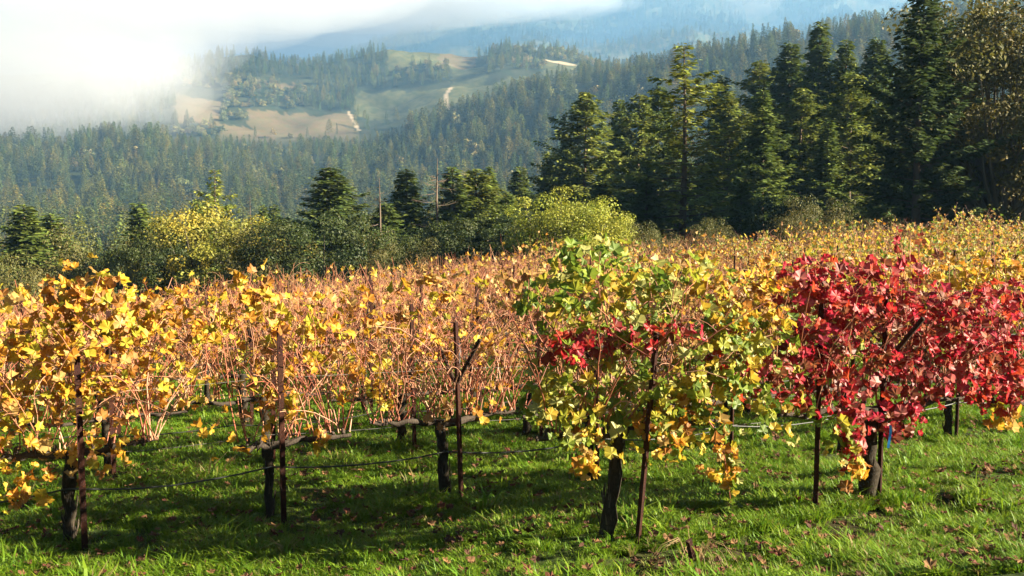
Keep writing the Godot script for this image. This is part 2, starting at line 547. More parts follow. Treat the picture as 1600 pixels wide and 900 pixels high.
func cane_path(o: Vector3, lean: float, across: float, L: float, arch: float) -> Array:
	var pts := []
	var d := Vector3(lean, 1.0, across).normalized()
	var p := o
	var n := 7
	for k in n:
		pts.append(p)
		d = (d + Vector3(lean * 0.10, -arch * (0.3 + k * 0.22), across * 0.22) * 0.30 + rvec() * 0.17).normalized()
		p += d * L / (n - 1)
	return pts

func taper(r0: float, r1: float, n: int) -> Array:
	var a := []
	for k in n: a.append(lerpf(r0, r1, float(k) / (n - 1)))
	return a

const CANE := [Color(0.29, 0.10, 0.055), Color(0.34, 0.155, 0.085), Color(0.22, 0.07, 0.04), Color(0.40, 0.215, 0.13)]
const TRUNK := Color(0.07, 0.055, 0.043)

# a near vine, its leaves and canes each a part. local x runs along the row, z towards the camera side.
# c: at, label, trunk (lean), cordon [left, right], canes, blobs [[x, y, z, rx, ry, rz, count, palette]], seed
func near_vine(c: Dictionary) -> void:
	rng.seed = c.seed
	var o := thing("grapevine", c.at, c.label, "grapevine", "grapevines trained on trellis rows", atan2(-DIR.z, DIR.x))
	var top: float = c.get("top", 0.84)
	var lean: float = c.get("lean", 0.0)
	var g := Geo.new()
	gnarly(g, Vector3(-lean, -0.06, 0), Vector3(0, top, 0), float(c.get("girth", 0.062)) * 0.85, float(c.get("girth", 0.062)) * 0.74, 9, 0.022, TRUNK)
	part(o, "trunk", g.mesh(), M.vine_bark)
	var sh := Geo.new()
	for q in 34:
		var an := R(0, TAU)
		var d := Vector3(cos(an), 0, sin(an))
		var f := R(0.0, 0.9)
		var b := Vector3(-lean * (1.0 - f), f * top, 0) + d * float(c.get("girth", 0.062)) * R(0.66, 0.86)
		var e := b + Vector3(R(-0.02, 0.02), R(0.08, 0.22), R(-0.02, 0.02)) + d * R(0.0, 0.03)
		var wd := d.cross(Vector3.UP) * R(0.005, 0.012)
		sh.kite(b - wd, b.lerp(e, 0.5) - wd + d * 0.012, e, b + wd, [TRUNK, Color(0.10, 0.08, 0.062), Color(0.05, 0.04, 0.033)][q % 3])
	part(o, "bark_shreds", sh.mesh(), M.bark, "stuff")
	for s in [-1, 1]:
		var L: float = c.cordon[0] if s < 0 else c.cordon[1]
		if L <= 0.05: continue
		g = Geo.new()
		gnarly(g, Vector3(0, top - 0.03, 0), Vector3(s * L, top + R(-0.03, 0.05), R(-0.03, 0.03)), 0.042, 0.018, 7, 0.035, Color(0.12, 0.095, 0.075))
		for q in int(L * 9):
			var b := Vector3(s * L * R(0.1, 1.0), top, 0)
			gnarly(g, b, b + Vector3(R(-0.03, 0.03), R(0.05, 0.10), R(-0.04, 0.04)), 0.02, 0.013, 5, 0.008, Color(0.13, 0.10, 0.08))
		part(o, "cordon", g.mesh(), M.vine_bark)
	var tips := []
	for k in int(c.canes):
		var x := R(-c.cordon[0], c.cordon[1])
		var a := cane_path(Vector3(x, top + 0.04, R(-0.04, 0.04)), R(-0.45, 0.45), R(-0.55, 0.55), R(0.7, 1.5) * float(c.get("tall", 1.0)), R(0.0, 0.75))
		g = Geo.new()
		var cc: Color = CANE[rng.randi() % 4]
		g.tube(a, taper(R(0.005, 0.0085), 0.003, a.size()), 5, cc)
		for q in 2:   # laterals
			var s: Vector3 = a[1 + rng.randi() % 5]
			var l := cane_path(s, R(-1.2, 1.2), R(-0.9, 0.9), R(0.15, 0.5), R(-0.2, 1.2))
			g.tube(l, taper(0.0035, 0.002, l.size()), 4, cc)
		part(o, "cane", g.mesh(), M.cane)
		tips.append(a)
	var spots := []
	# a few long shoots stand up out of the crown
	for k in int(c.get("shoots", 5)):
		var x := R(-0.8, 0.8)
		var lean_ := R(-0.35, 0.35)
		var a := []
		var from := Vector3(x, R(1.3, 1.6), R(-0.2, 0.2))
		var L := R(0.6, 1.05)
		for q in 6:
			var f := q / 5.0
			a.append(from + Vector3(lean_ * f * L + 0.05 * sin(f * 5.0 + k), f * L, 0.08 * f * sin(k * 2.0)))
		g = Geo.new()
		g.tube(a, taper(0.006, 0.0028, 6), 5, CANE[rng.randi() % 4])
		part(o, "cane", g.mesh(), M.cane)
		for q in rng.randi() % 6:
			spots.append([a[3 + q % 3] + rvec() * 0.07 + Vector3(0, 0, 0.5), rvec(), c.blobs[0][7]])
	# leaves
	for b in c.blobs:
		for q in int(b[6] * 1.3 * float(c.get("share", 1.0))):
			var d := rvec()
			while pow(absf(d.x), 4.0) + pow(absf(d.y), 3.0) + d.z * d.z > 1.0: d = rvec()
			# leaves gather in loose tufts, with gaps between
			var p := Vector3(b[0], b[1], b[2]) + d * Vector3(b[3], b[4], b[5])
			if p.y > 1.3: p.y += (p.y - 1.3) * float(c.get("lift", 0.25))
			if float(b[6]) > 45.0 and noise.get_noise_3d(p.x * 120.0 + 31.0, p.y * 120.0, p.z * 90.0 + c.seed * 9.0) < (-0.16 if c.get("full", false) else -0.05) and R(0, 1) < 0.85: continue
			var tuft := Vector3(noise.get_noise_3d(p.x * 180.0, p.y * 180.0, c.seed), noise.get_noise_3d(p.y * 180.0, p.z * 180.0, c.seed + 77), 0) * 0.16
			spots.append([p + tuft, d, b[7]])
	# the nearest to the camera side first: those are parts, the rest one mass
	spots.sort_custom(func(p, q): return p[0].z > q[0].z)
	var rest := Geo.new()
	for k in spots.size():
		var s: Array = spots[k]
		var key: String = s[2]
		var size := R(0.07, 0.145)
		var bs := leaf_turn(s[1] + Vector3(0, 0, 0.4)).scaled(Vector3.ONE * size)
		if k < 300:
			var list: Array = leaf_kinds[key]
			var m := part(o, "leaf", list[rng.randi() % list.size()], M.leaf)
			m.transform = Transform3D(bs, s[0] - (Vector3(0, 0, 0.5) if s[0].y > 1.75 and s[0].z > 0.42 else Vector3.ZERO))
		else:
			var pair: Array = palettes[key][rng.randi() % palettes[key].size()]
			leaf_shape(rest, Transform3D(bs, s[0]), pair[0], pair[1], rng.randi())
	if rest.v.size():
		part(o, "foliage", rest.mesh(), M.leaf, "stuff")

# meshes of a vine further back: [trunk, cordon, canes, foliage]
func far_vine(sd: int, canes: int, leaves: int, mix: Array, tall := 1.0, low := 0.75, thick := 1.0) -> Array:
	rng.seed = sd
	var tr := Geo.new()
	gnarly(tr, Vector3(R(-0.08, 0.08), -0.1, 0), Vector3(0, 0.84, 0), 0.06, 0.05, 7, 0.03, TRUNK)
	var co := Geo.new()
	for s in [-1, 1]:
		gnarly(co, Vector3(0, 0.81, 0), Vector3(s * 0.9, 0.84, 0), 0.04, 0.02, 6, 0.035, Color(0.12, 0.095, 0.075))
	var cg := Geo.new()
	var fg := Geo.new()
	var paths := []
	for k in canes:
		var x := R(-0.95, 0.95)
		var a := cane_path(Vector3(x, 0.86, 0), R(-0.5, 0.5), R(-0.6, 0.6), R(0.7, 1.55) * tall, R(0.0, 0.7))
		cg.tube(a, taper(R(0.005, 0.009) * thick, 0.003 * thick, a.size()), 3, Color(CANE[rng.randi() % 4]) * Color(1.0, 1.02, 0.9))
		if k % 2 == 0:
			var l := cane_path(a[2 + rng.randi() % 4], R(-1.2, 1.2), R(-0.9, 0.9), R(0.2, 0.6), R(-0.2, 1.0))
			cg.tube(l, taper(0.004 * thick, 0.002 * thick, l.size()), 3, CANE[rng.randi() % 4])
		paths.append(a)
	for k in leaves:
		var a: Array = paths[rng.randi() % paths.size()]
		var p: Vector3 = a[rng.randi() % a.size()] + rvec() * 0.11
		if p.y < low and R(0, 1) < 0.7: continue
		var key: String = mix[rng.randi() % mix.size()]
		var pair: Array = palettes[key][rng.randi() % palettes[key].size()]
		var bs := leaf_turn(Vector3(p.x * 0.3, 0.2, p.z * 2.0)).scaled(Vector3.ONE * R(0.09, 0.16))
		leaf_shape(fg, Transform3D(bs, p), pair[0], pair[1], rng.randi())
	return [tr.mesh(), co.mesh(), cg.mesh(), fg.mesh()]

const NTH := ["first", "second", "third", "fourth", "fifth", "sixth", "seventh", "eighth", "ninth", "tenth", "eleventh", "twelfth", "thirteenth", "fourteenth", "fifteenth", "sixteenth", "seventeenth", "eighteenth", "nineteenth", "twentieth", "twenty-first", "twenty-second", "twenty-third", "twenty-fourth", "twenty-fifth", "twenty-sixth", "twenty-seventh", "twenty-eighth", "twenty-ninth", "thirtieth"]

# ------------------------------------------------------------------ trellis
func stake_mesh(h: float) -> ArrayMesh:
	# an L section of rusty steel
	var g := Geo.new()
	var w := 0.054
	var t := 0.008
	var out := [Vector2(0, 0), Vector2(w, 0), Vector2(w, t), Vector2(t, t), Vector2(t, w), Vector2(0, w)]
	for k in 6:
		var a: Vector2 = out[k]
		var b: Vector2 = out[(k + 1) % 6]
		var steps := 8
		for s in steps:
			var y0 := -0.25 + (h + 0.25) * s / steps
			var y1 := -0.25 + (h + 0.25) * (s + 1) / steps
			var c := Color(0.055, 0.022, 0.016).lerp(Color(0.085, 0.032, 0.02), fmod(s * 0.37 + k * 0.21, 1.0))
			g.kite(Vector3(a.x, y0, a.y), Vector3(a.x, y1, a.y), Vector3(b.x, y1, b.y), Vector3(b.x, y0, b.y), c)
	for q in [[0, 1, 2, 3], [0, 3, 4, 5]]:
		g.kite(Vector3(out[q[0]].x, h, out[q[0]].y), Vector3(out[q[1]].x, h, out[q[1]].y), Vector3(out[q[2]].x, h, out[q[2]].y), Vector3(out[q[3]].x, h, out[q[3]].y), Color(0.10, 0.045, 0.03))
	return g.mesh()

func arm_mesh(s: float) -> ArrayMesh:
	# a sloping arm of a V trellis, across the row
	var g := Geo.new()
	var a := Vector3(0.01, 1.25, 0.0)
	var b := Vector3(0.01, 1.78, s * 0.52)
	g.tube([a, b], [0.024, 0.022], 4, Color(0.07, 0.04, 0.03))
	return g.mesh()

var stakes := {}
func stake(where: Vector3, h: float, label: String, group := "", arms := false, tilt := Vector2.ZERO) -> Node3D:
	var o := thing("trellis_stake", where, label, "stake", group, atan2(-DIR.z, DIR.x) + R(-0.15, 0.15))
	o.rotation.z = tilt.x
	o.rotation.x = tilt.y
	var key := "%.1f" % h
	if not stakes.has(key): stakes[key] = stake_mesh(h)
	part(o, "shaft", stakes[key], M.rust)
	if arms:
		part(o, "arm", arms_cache(1.0), M.rust)
		part(o, "arm", arms_cache(-1.0), M.rust)
	return o

var arm_store := {}
func arms_cache(s: float) -> ArrayMesh:
	if not arm_store.has(s): arm_store[s] = arm_mesh(s)
	return arm_store[s]

func wire(k: float, t0: float, t1: float, y: float, z: float, r: float, sag: float, col: Color, called: String, label: String, category: String, group: String, material: Material) -> void:
	var pts := []
	var rad := []
	var n := int((t1 - t0) / 0.3)
	var o := row_place(k, t0)
	for q in n + 1:
		var t := lerpf(t0, t1, float(q) / n)
		var f := fposmod(t, 1.8) / 1.8
		var p := row_place(k, t) + SIDE * z
		pts.append(p + Vector3(0, y - sag * 4.0 * f * (1.0 - f), 0) - o)
		rad.append(r)
	var g := Geo.new()
	g.tube(pts, rad, 5, col)
	var m := part(self, called, g.mesh(), material)
	m.position = o
	tag(m, label, category, group)

# ------------------------------------------------------------------ the scene
func _ready() -> void:
	rng.seed = 20241
	noise.seed = 11
	noise.frequency = 0.01
	noise.fractal_octaves = 3

	# camera
	var cam := Camera3D.new()
	cam.name = "camera"
	cam.fov = 2.0 * rad_to_deg(atan(450.0 / F))
	cam.near = 0.1
	cam.far = 6000.0
	cam.position = Vector3(0, EYE, 0)
	cam.rotation_degrees.x = -PITCH
	add_child(cam)
	cam.current = true

	# sky, haze, exposure
	var env := Environment.new()
	env.background_mode = Environment.BG_SKY
	var psm := ProceduralSkyMaterial.new()
	psm.sky_top_color = Color(0.40, 0.57, 0.82)
	psm.sky_horizon_color = Color(0.80, 0.87, 0.93)
	psm.sky_curve = 0.12
	psm.ground_bottom_color = Color(0.16, 0.17, 0.12)
	psm.ground_horizon_color = Color(0.6, 0.68, 0.74)
	psm.sky_energy_multiplier = 0.26
	var sky := Sky.new()
	sky.sky_material = psm
	env.sky = sky
	env.tonemap_mode = Environment.TONE_MAPPER_LINEAR
	env.tonemap_exposure = 6.5
	env.fog_enabled = true
	env.fog_density = 0.00015
	env.fog_light_color = Color(0.58, 0.80, 1.0)
	env.volumetric_fog_enabled = true
	env.volumetric_fog_density = 0.0
	env.sdfgi_enabled = true
	env.ssao_enabled = true
	env.ssil_enabled = true
	var we := WorldEnvironment.new()
	we.name = "world_environment"
	we.environment = env
	add_child(we)

	# low sun from the right
	var sun := DirectionalLight3D.new()
	sun.name = "sun"
	sun.light_energy = 1.6
	sun.light_color = Color(1.0, 0.94, 0.83)
	sun.light_angular_distance = 0.5
	sun.shadow_enabled = true
	add_child(sun)
	var el := deg_to_rad(23.0)
	var azm := deg_to_rad(11.0)      # a little behind the right hand
	var to_sun := Vector3(cos(el) * cos(azm), sin(el), cos(el) * sin(azm))
	sun.look_at_from_position(to_sun * 50.0, Vector3.ZERO, Vector3.UP)

	# materials
	mat("bark", 0.95, 0.0, 0.2)
	var vb := mat("vine_bark", 0.95, 0.0, 0.2)
	vb.normal_enabled = true
	vb.normal_texture = noise_tex(0.02, 4, Color.BLACK, Color.WHITE, 31, 256, true)
	vb.normal_scale = 1.4
	vb.albedo_texture = noise_tex(0.03, 4, Color(0.45, 0.45, 0.45), Color(1, 1, 1), 33, 256)
	vb.uv1_triplanar = true
	vb.uv1_scale = Vector3(14, 3, 14)
	mat("cane", 0.55, 0.0, 0.4)
	mat("leaf", 0.5, 0.92, 0.42)
	mat("needles", 0.75, 0.55, 0.3)
	mat("tree_leaf", 0.6, 0.6, 0.4)
	mat("blade", 0.55, 0.8, 0.4)
	mat("litter", 0.8, 0.4, 0.3)
	var ru := mat("rust", 0.85, 0.0, 0.3)
	ru.albedo_texture = noise_tex(0.05, 4, Color(0.5, 0.5, 0.5), Color(1, 1, 1), 41, 256)
	ru.uv1_triplanar = true
	ru.uv1_scale = Vector3(5, 5, 5)
	mat("wire", 0.5, 0.0, 0.5)
	mat("hose", 0.5, 0.0, 0.5)
	mat("ribbon", 0.5, 0.6, 0.5)

	build_grid()
	build_terrain()
	build_leaf_kinds()
	far_forest()
	tree_belt()
	vineyard()
	near_rows()
	grass()
	cloud_bank()

func plain(px: float, D: float) -> float:
	return noise.get_noise_2d(px * 0.35, D * 0.22)

func far_forest() -> void:
	# prototypes of the valley's firs: [wood, crown, height]
	var protos := []
	for k in 6:
		var big := k < 4
		protos.append(conifer({"h": 20.0, "r": [4.6, 4.0, 5.2, 4.4, 5.6, 3.6][k], "base": [0.12, 0.08, 0.16, 0.1, 0.2, 0.06][k], "n": 110, "droop": -0.2, "up": 0.6, "sprays": 5.0, "size": 1.15,
			"shape": [0.95, 1.05, 0.85, 0.95, 0.75, 1.1][k], "col": [Color(0.0867, 0.1066, 0.02584), Color(0.06732, 0.0933, 0.02745), Color(0.1071, 0.1189, 0.02745), Color(0.0765, 0.09996, 0.02422), Color(0.1173, 0.1219, 0.02907), Color(0.06324, 0.08758, 0.02745)][k], "twig": 9}, 300 + k))
	var oak := broadleaf({"h": 11.0, "r": 5.5, "trunk": 0.18, "clumps": 30, "leaves": 22, "leaf": 0.75, "col": Color(0.17, 0.15, 0.05), "col2": Color(0.10, 0.11, 0.035), "clump": 0.34}, 377)
	rng.seed = 4242
	var spots := []
	# valley slopes and the spur on the right
	var tries := 0
	while tries < 6600:
		tries += 1
		var D := sqrt(R(230.0 * 230.0, 1010.0 * 1010.0))
		var px := R(-70, 1680)
		if plain(px, D) < -0.26 and R(0, 1) < 0.45: continue
		var grove := 0.5 + 0.5 * noise.get_noise_2d(px * 0.9 + 900.0, D * 0.7)
		var tall := R(0.62, 1.15) * (0.75 + 0.65 * grove)
		if D > 800 and px > 270 and px < 640: tall *= 0.72
		spots.append([px, D, tall, R(0, 1) < (0.16 if grove > 0.5 else 0.05)])
	# wooded knolls beyond
	tries = 0
	while tries < 5600:
		tries += 1
		var D := sqrt(R(1130.0 * 1130.0, 1580.0 * 1580.0))
		var px := R(-40, 1300)
		if cover(px, D) or track(px, D) or cover(px, D - 14.0) or cover(px, D - 26.0): continue
		var open := false
		# the valley floor between the fields is grassland with few trees
		if px > 565 and px < 760 and D < 1330 - (px - 565) * 0.3 and R(0, 1) < 0.86: open = true
		if px > 700 and px < 760 and R(0, 1) < 0.8: open = true
		if px > 760 and px < 900 and D < 1330 and R(0, 1) < 0.9: open = true
		if open: continue
		var leafy := (px > 360 and px < 480 and D < 1400 and R(0, 1) < 0.7) or (px > 800 and R(0, 1) < 0.55) or (px > 620 and px < 720 and D > 1400 and R(0, 1) < 0.8) or (px > 280 and px < 400 and D < 1400 and R(0, 1) < 0.5)
		spots.append([px, D, R(0.55, 1.0), leafy])
	# the far mountain
	tries = 0
	while tries < 5200:
		tries += 1
		var D := sqrt(R(1850.0 * 1850.0, 2650.0 * 2650.0))
		var px := R(480, 1640)
		if plain(px * 1.7, D * 0.5) < -0.12: continue
		spots.append([px, D, R(0.6, 1.1), R(0, 1) < 0.2])
	# the 290 nearest that stand clear are things of their own, the rest one mass
	spots.sort_custom(func(a, b): return a[1] < b[1])
	var lists := []
	for k in 7: lists.append([])
	var made := 0
	for s in spots:
		var D: float = s[1]
		var x: float = (s[0] - 800.0) / F * D
		var y := ground(x, D)
		var kind: int = 6 if s[3] else rng.randi() % 6
		var w := R(0.6, 1.45)
		var tint := Color(w * R(0.85, 1.35), w, w * R(0.7, 1.1))
		var sc: float = s[2]
		if made < 290 and D > 330.0 and kind < 6 and s[0] > 0 and s[0] < 1600:
			made += 1
			var region := "on the misty slope below the cloud" if s[0] < 560 else "on the valley slope under the pale fields" if s[0] < 900 else "on the spur behind the sunlit fir"
			var o := plant("forest_fir", protos[kind], Vector3(x, y - 0.4, -D), 20.0 * sc, "blue green fir %s" % region, "fir tree", "firs %s" % region, R(0.85, 1.2))
		else:
			var b := Basis(Vector3.UP, R(0, TAU)).scaled(Vector3(sc * R(0.75, 1.4), sc, sc * R(0.75, 1.4)))
			lists[kind].append([Transform3D(b, Vector3(x, y - 0.4, -D)), tint])
	var far := Node3D.new()
	far.name = numbered("distant_forest")
	tag(far, "hazy conifer forest covering the far slopes and knolls", "forest", "", "stuff")
	add_child(far, true)
	for k in 7:
		var pr: Array = protos[k] if k < 6 else oak
		var mm := MultiMesh.new()
		mm.transform_format = MultiMesh.TRANSFORM_3D
		mm.use_colors = true
		mm.mesh = pr[1]
		mm.instance_count = lists[k].size()
		for j in lists[k].size():
			mm.set_instance_transform(j, lists[k][j][0])
			mm.set_instance_color(j, lists[k][j][1])
		var o := MultiMeshInstance3D.new()
		o.name = kid(far, "tree_cover")
		o.multimesh = mm
		o.material_override = M.needles if k < 6 else M.tree_leaf
		o.set_meta("kind", "stuff")
		far.add_child(o, true)

func tree_belt() -> void:
	# prototypes of the nearer trees
	var green := Color(0.102, 0.134, 0.02808)
	var P := {}
	P.fir_a = conifer({"h": 15.0, "r": 3.9, "base": 0.05, "n": 270, "droop": -0.22, "up": 0.55, "sprays": 30.0, "size": 0.50, "shape": 1.0, "col": green, "twig": 3}, 11)
	P.fir_b = conifer({"h": 15.0, "r": 3.3, "base": 0.05, "n": 270, "droop": -0.15, "up": 0.5, "sprays": 32.0, "size": 0.47, "shape": 1.05, "col": Color(0.114, 0.1534, 0.0324), "twig": 3}, 12)
	P.fir_c = conifer({"h": 16.0, "r": 5.2, "base": 0.07, "n": 250, "droop": -0.25, "up": 0.45, "sprays": 28.0, "size": 0.54, "shape": 0.9, "col": Color(0.09, 0.1227, 0.02808), "twig": 3, "gap": 0.12}, 13)
	P.pine = conifer({"h": 15.0, "r": 5.2, "base": 0.12, "n": 190, "droop": -0.05, "up": 0.4, "sprays": 27.0, "size": 0.54, "shape": 0.74, "col": Color(0.138, 0.1647, 0.03024), "twig": 2, "gap": 0.25}, 14)
	P.open = conifer({"h": 17.0, "r": 6.0, "base": 0.10, "n": 140, "droop": -0.10, "up": 0.35, "sprays": 21.0, "size": 0.48, "shape": 0.78, "col": Color(0.18, 0.2025, 0.0324), "twig": 1, "gap": 0.30}, 15)
	P.broad = conifer({"h": 17.0, "r": 5.2, "base": 0.04, "n": 230, "droop": -0.12, "up": 0.85, "sprays": 30.0, "size": 0.52, "shape": 0.95, "col": Color(0.06, 0.08634, 0.02592), "twig": 3, "gap": 0.12}, 16)
	P.gold_oak = broadleaf({"h": 9.0, "r": 5.4, "trunk": 0.2, "clumps": 105, "leaves": 300, "leaf": 0.105, "clump": 0.19, "col": Color(0.2598, 0.2187, 0.02952), "col2": Color(0.1654, 0.1659, 0.02296)}, 21)
	P.lime = broadleaf({"h": 7.0, "r": 3.6, "trunk": 0.12, "clumps": 140, "leaves": 200, "leaf": 0.085, "col": Color(0.2676, 0.2716, 0.02624), "col2": Color(0.1732, 0.1962, 0.02296), "clump": 0.26}, 22)
	P.live_oak = broadleaf({"h": 9.0, "r": 5.8, "trunk": 0.12, "clumps": 110, "leaves": 280, "leaf": 0.105, "clump": 0.19, "col": Color(0.02952, 0.04592, 0.00984), "col2": Color(0.0492, 0.06232, 0.01312)}, 23)
	P.shrub = broadleaf({"h": 4.0, "r": 3.2, "trunk": 0.1, "clumps": 75, "leaves": 280, "leaf": 0.05, "col": Color(0.1378, 0.1115, 0.0328), "col2": Color(0.07872, 0.08528, 0.01968), "clump": 0.23}, 24)
	P.shade_oak = broadleaf({"h": 17.0, "r": 7.8, "trunk": 0.10, "clumps": 330, "leaves": 170, "leaf": 0.15, "col": Color(0.136, 0.112, 0.024), "col2": Color(0.072, 0.08, 0.0192), "clump": 0.18}, 25)
	P.snag = bare_tree(14.0, 34, 3.4, 31)
	P.snag_b = bare_tree(13.0, 22, 1.8, 32)
	rng.seed = 777
	# [proto, column, top row, distance, width, name, label]
	var L := [
		["fir_a", 36, 322, 62, 1.0, "fir_tree", "dark fir at the left edge, tallest of the pair there"],
		["fir_b", 78, 335, 66, 1.15, "fir_tree", "smaller dark fir just right of the left edge fir"],
		["fir_b", 216, 318, 74, 1.0, "fir_tree", "narrow dark fir left of the golden oak"],
		["open", 336, 266, 84, 0.6, "fir_tree", "sunlit fir rising behind the golden oak"],
		["fir_b", 308, 316, 82, 0.8, "fir_tree", "short dark fir peeking over the golden oak"],
		["fir_c", 516, 262, 66, 1.0, "fir_tree", "wide topped fir above the dark round oak"],
		["fir_a", 636, 266, 70, 0.9, "fir_tree", "bright green fir left of the grey dead tree"],
		["fir_c", 604, 318, 66, 0.8, "fir_tree", "dark low fir beside the bright green fir"],
		["fir_b", 706, 262, 72, 1.05, "fir_tree", "fir with sunny right flank behind the grey dead tree"],
		["pine", 742, 266, 74, 0.8, "fir_tree", "twin topped fir, paler half of the pair"],
		["fir_b", 765, 262, 76, 0.8, "fir_tree", "twin topped fir, farther half of the pair"],
		["fir_a", 812, 262, 110, 0.9, "fir_tree", "shaded fir right of the twin topped pair"],
		["fir_b", 790, 300, 92, 1.0, "fir_tree", "dark pointed fir over the live oak"],
		["fir_a", 856, 240, 120, 0.9, "fir_tree", "small shaded fir left of the bushy headed pine"],
		["pine", 918, 147, 100, 1.0, "pine_tree", "bushy headed pine left of the tall sunlit fir"],
		["fir_c", 885, 215, 118, 0.9, "fir_tree", "shaded fir behind the bushy headed pine"],
		["fir_a", 968, 158, 122, 0.9, "fir_tree", "slim fir between the pine and the tall sunlit fir"],
		["pine", 1000, 150, 112, 0.85, "pine_tree", "green gold pine just left of the tall sunlit fir"],
		["fir_c", 1030, 135, 128, 0.9, "fir_tree", "fir half hidden behind the tall sunlit fir"],
		["open", 1068, 72, 66, 1.0, "fir_tree", "tall sunlit fir with bare trunk showing through open branches"],
		["fir_a", 1128, 120, 118, 0.9, "fir_tree", "shaded fir right behind the tall sunlit fir"],
		["pine", 1138, 145, 100, 0.8, "pine_tree", "sunny pine right of the tall sunlit fir"],
		["fir_b", 1192, 142, 84, 1.15, "fir_tree", "slender grey green fir in front of the wall of firs"],
		["pine", 1186, 98, 120, 1.0, "pine_tree", "broad topped pine above the slender grey green fir"],
		["fir_c", 1236, 68, 116, 1.0, "fir_tree", "blunt topped fir left of the highest spire"],
		["fir_a", 1282, 36, 112, 0.95, "fir_tree", "highest spire in the middle of the wall of firs"],
		["pine", 1256, 140, 96, 1.0, "pine_tree", "sunlit pine low in front of the highest spire"],
		["fir_a", 1322, 64, 110, 0.95, "fir_tree", "pointed fir right of the highest spire"],
		["pine", 1332, 118, 92, 0.95, "pine_tree", "sunny sided pine left of the great dark fir"],
		["fir_c", 1372, 62, 104, 0.9, "fir_tree", "pale fir just behind the great dark fir"],
		["fir_b", 1296, 190, 88, 1.1, "fir_tree", "lower fir with bright needles under the highest spire"],
		["fir_c", 1215, 180, 92, 1.0, "fir_tree", "dim fir in the gap beside the slender fir"],
		["broad", 1446, -22, 56, 0.85, "fir_tree", "great dark fir towering out of the picture"],
		["fir_c", 1500, 110, 66, 1.0, "fir_tree", "dark fir between the great fir and the corner oak"],
		["shade_oak", 1580, -30, 60, 0.95, "oak_tree", "olive brown oak filling the upper right corner"],
		["broad", 1640, 10, 66, 1.0, "fir_tree", "dark fir behind the corner oak"],
		["fir_a", 1400, 235, 62, 1.1, "fir_tree", "low dark fir at the foot of the great fir"],
		["fir_a", 1160, 285, 60, 1.0, "fir_tree", "small dark fir right of the tall sunlit fir's foot"],
		["fir_b", 1010, 270, 66, 1.2, "fir_tree", "small dark fir left of the tall sunlit fir's foot"],
		["fir_c", 940, 285, 70, 1.1, "fir_tree", "dark fir behind the lime green bush"],
		["gold_oak", 318, 330, 56, 1.0, "oak_tree", "rounded golden green oak on the slope's edge"],
		["live_oak", 500, 330, 54, 1.0, "oak_tree", "dark round live oak under the wide topped fir"],
		["live_oak", 760, 330, 58, 1.0, "oak_tree", "dark live oak below the twin topped firs"],
		["live_oak", 690, 352, 60, 0.8, "oak_tree", "low live oak at the dead tree's foot"],
		["lime", 880, 300, 52, 1.0, "willow_bush", "tall lime green bush, left lobe of the bright clump"],
		["lime", 940, 324, 54, 0.8, "willow_bush", "smaller lime green bush on the bright clump's right"],
		["live_oak", 1235, 305, 58, 0.9, "oak_tree", "olive oak below the slender grey green fir"],
		["shrub", 140, 362, 56, 0.8, "shrub", "tan leaved shrub beside the left edge firs"],
		["shrub", 190, 368, 58, 1.0, "shrub", "yellowing shrub left of the golden oak"],
		["shrub", 20, 405, 50, 0.7, "shrub", "olive shrub in the far left corner"],
		["live_oak", 232, 362, 54, 0.55, "shrub", "green shrub tucked against the golden oak's left"],
		["shrub", 415, 362, 54, 0.9, "shrub", "pale twiggy shrub right of the golden oak"],
		["shrub", 600, 368, 54, 0.85, "shrub", "brownish shrub beneath the bright green fir"],
		["shrub", 645, 378, 52, 0.8, "shrub", "low shrub with rusty leaves under the dead tree"],
		["shrub", 835, 352, 56, 1.0, "shrub", "dark shrub at the lime bush's left foot"],
		["shrub", 1010, 352, 50, 0.85, "shrub", "dull shrub near the tall sunlit fir's foot"],
		["shrub", 1110, 345, 52, 0.85, "shrub", "yellow flecked shrub under the tall sunlit fir"],
		["shrub", 1260, 312, 52, 0.85, "shrub", "ochre shrub along the vineyard's upper edge"],
		["shrub", 1330, 316, 54, 0.85, "shrub", "dark shrub under the sunny sided pine"],
		["snag", 682, 248, 62, 1.0, "dead_tree", "grey dead tree with bare drooping branches"],
		["snag_b", 592, 278, 64, 0.9, "dead_tree", "thin bare dead tree left of the bright green fir"],
		["snag_b", 391, 308, 62, 0.6, "dead_tree", "short leafless snag right of the golden oak"]]
	for e in L:
		var p := at(e[1], e[2], e[3])
		var y := ground(p.x, e[3]) - 0.3
		var leafy := "needles"
		if e[5] in ["oak_tree", "shrub", "willow_bush"]: leafy = "tree_leaf"
		var cname := "crown"
		if e[5] == "dead_tree":
			cname = "twigs"; leafy = "bark"
		var cat: String = {"fir_tree": "fir tree", "pine_tree": "pine tree", "oak_tree": "oak tree", "shrub": "shrub", "willow_bush": "bush", "dead_tree": "dead tree"}[e[5]]
		var hgt: float = max(p.y - y, 2.0)
		var proto: Array = P[e[0]]
		# keep the breadth of the prototype for trees whose foot lies deep in the slope
		var o := plant(e[5], proto, Vector3(p.x, y, p.z), hgt, e[6], cat, "", float(e[4]) * clampf(pow(float(proto[2]) / hgt, 0.35), 0.7, 1.3) * ((1.75 if float(e[1]) < 830.0 else 1.4) if cname == "crown" and leafy == "needles" else 1.0), -1.0, cname, leafy)
	# fill between and behind them
	var n := 0
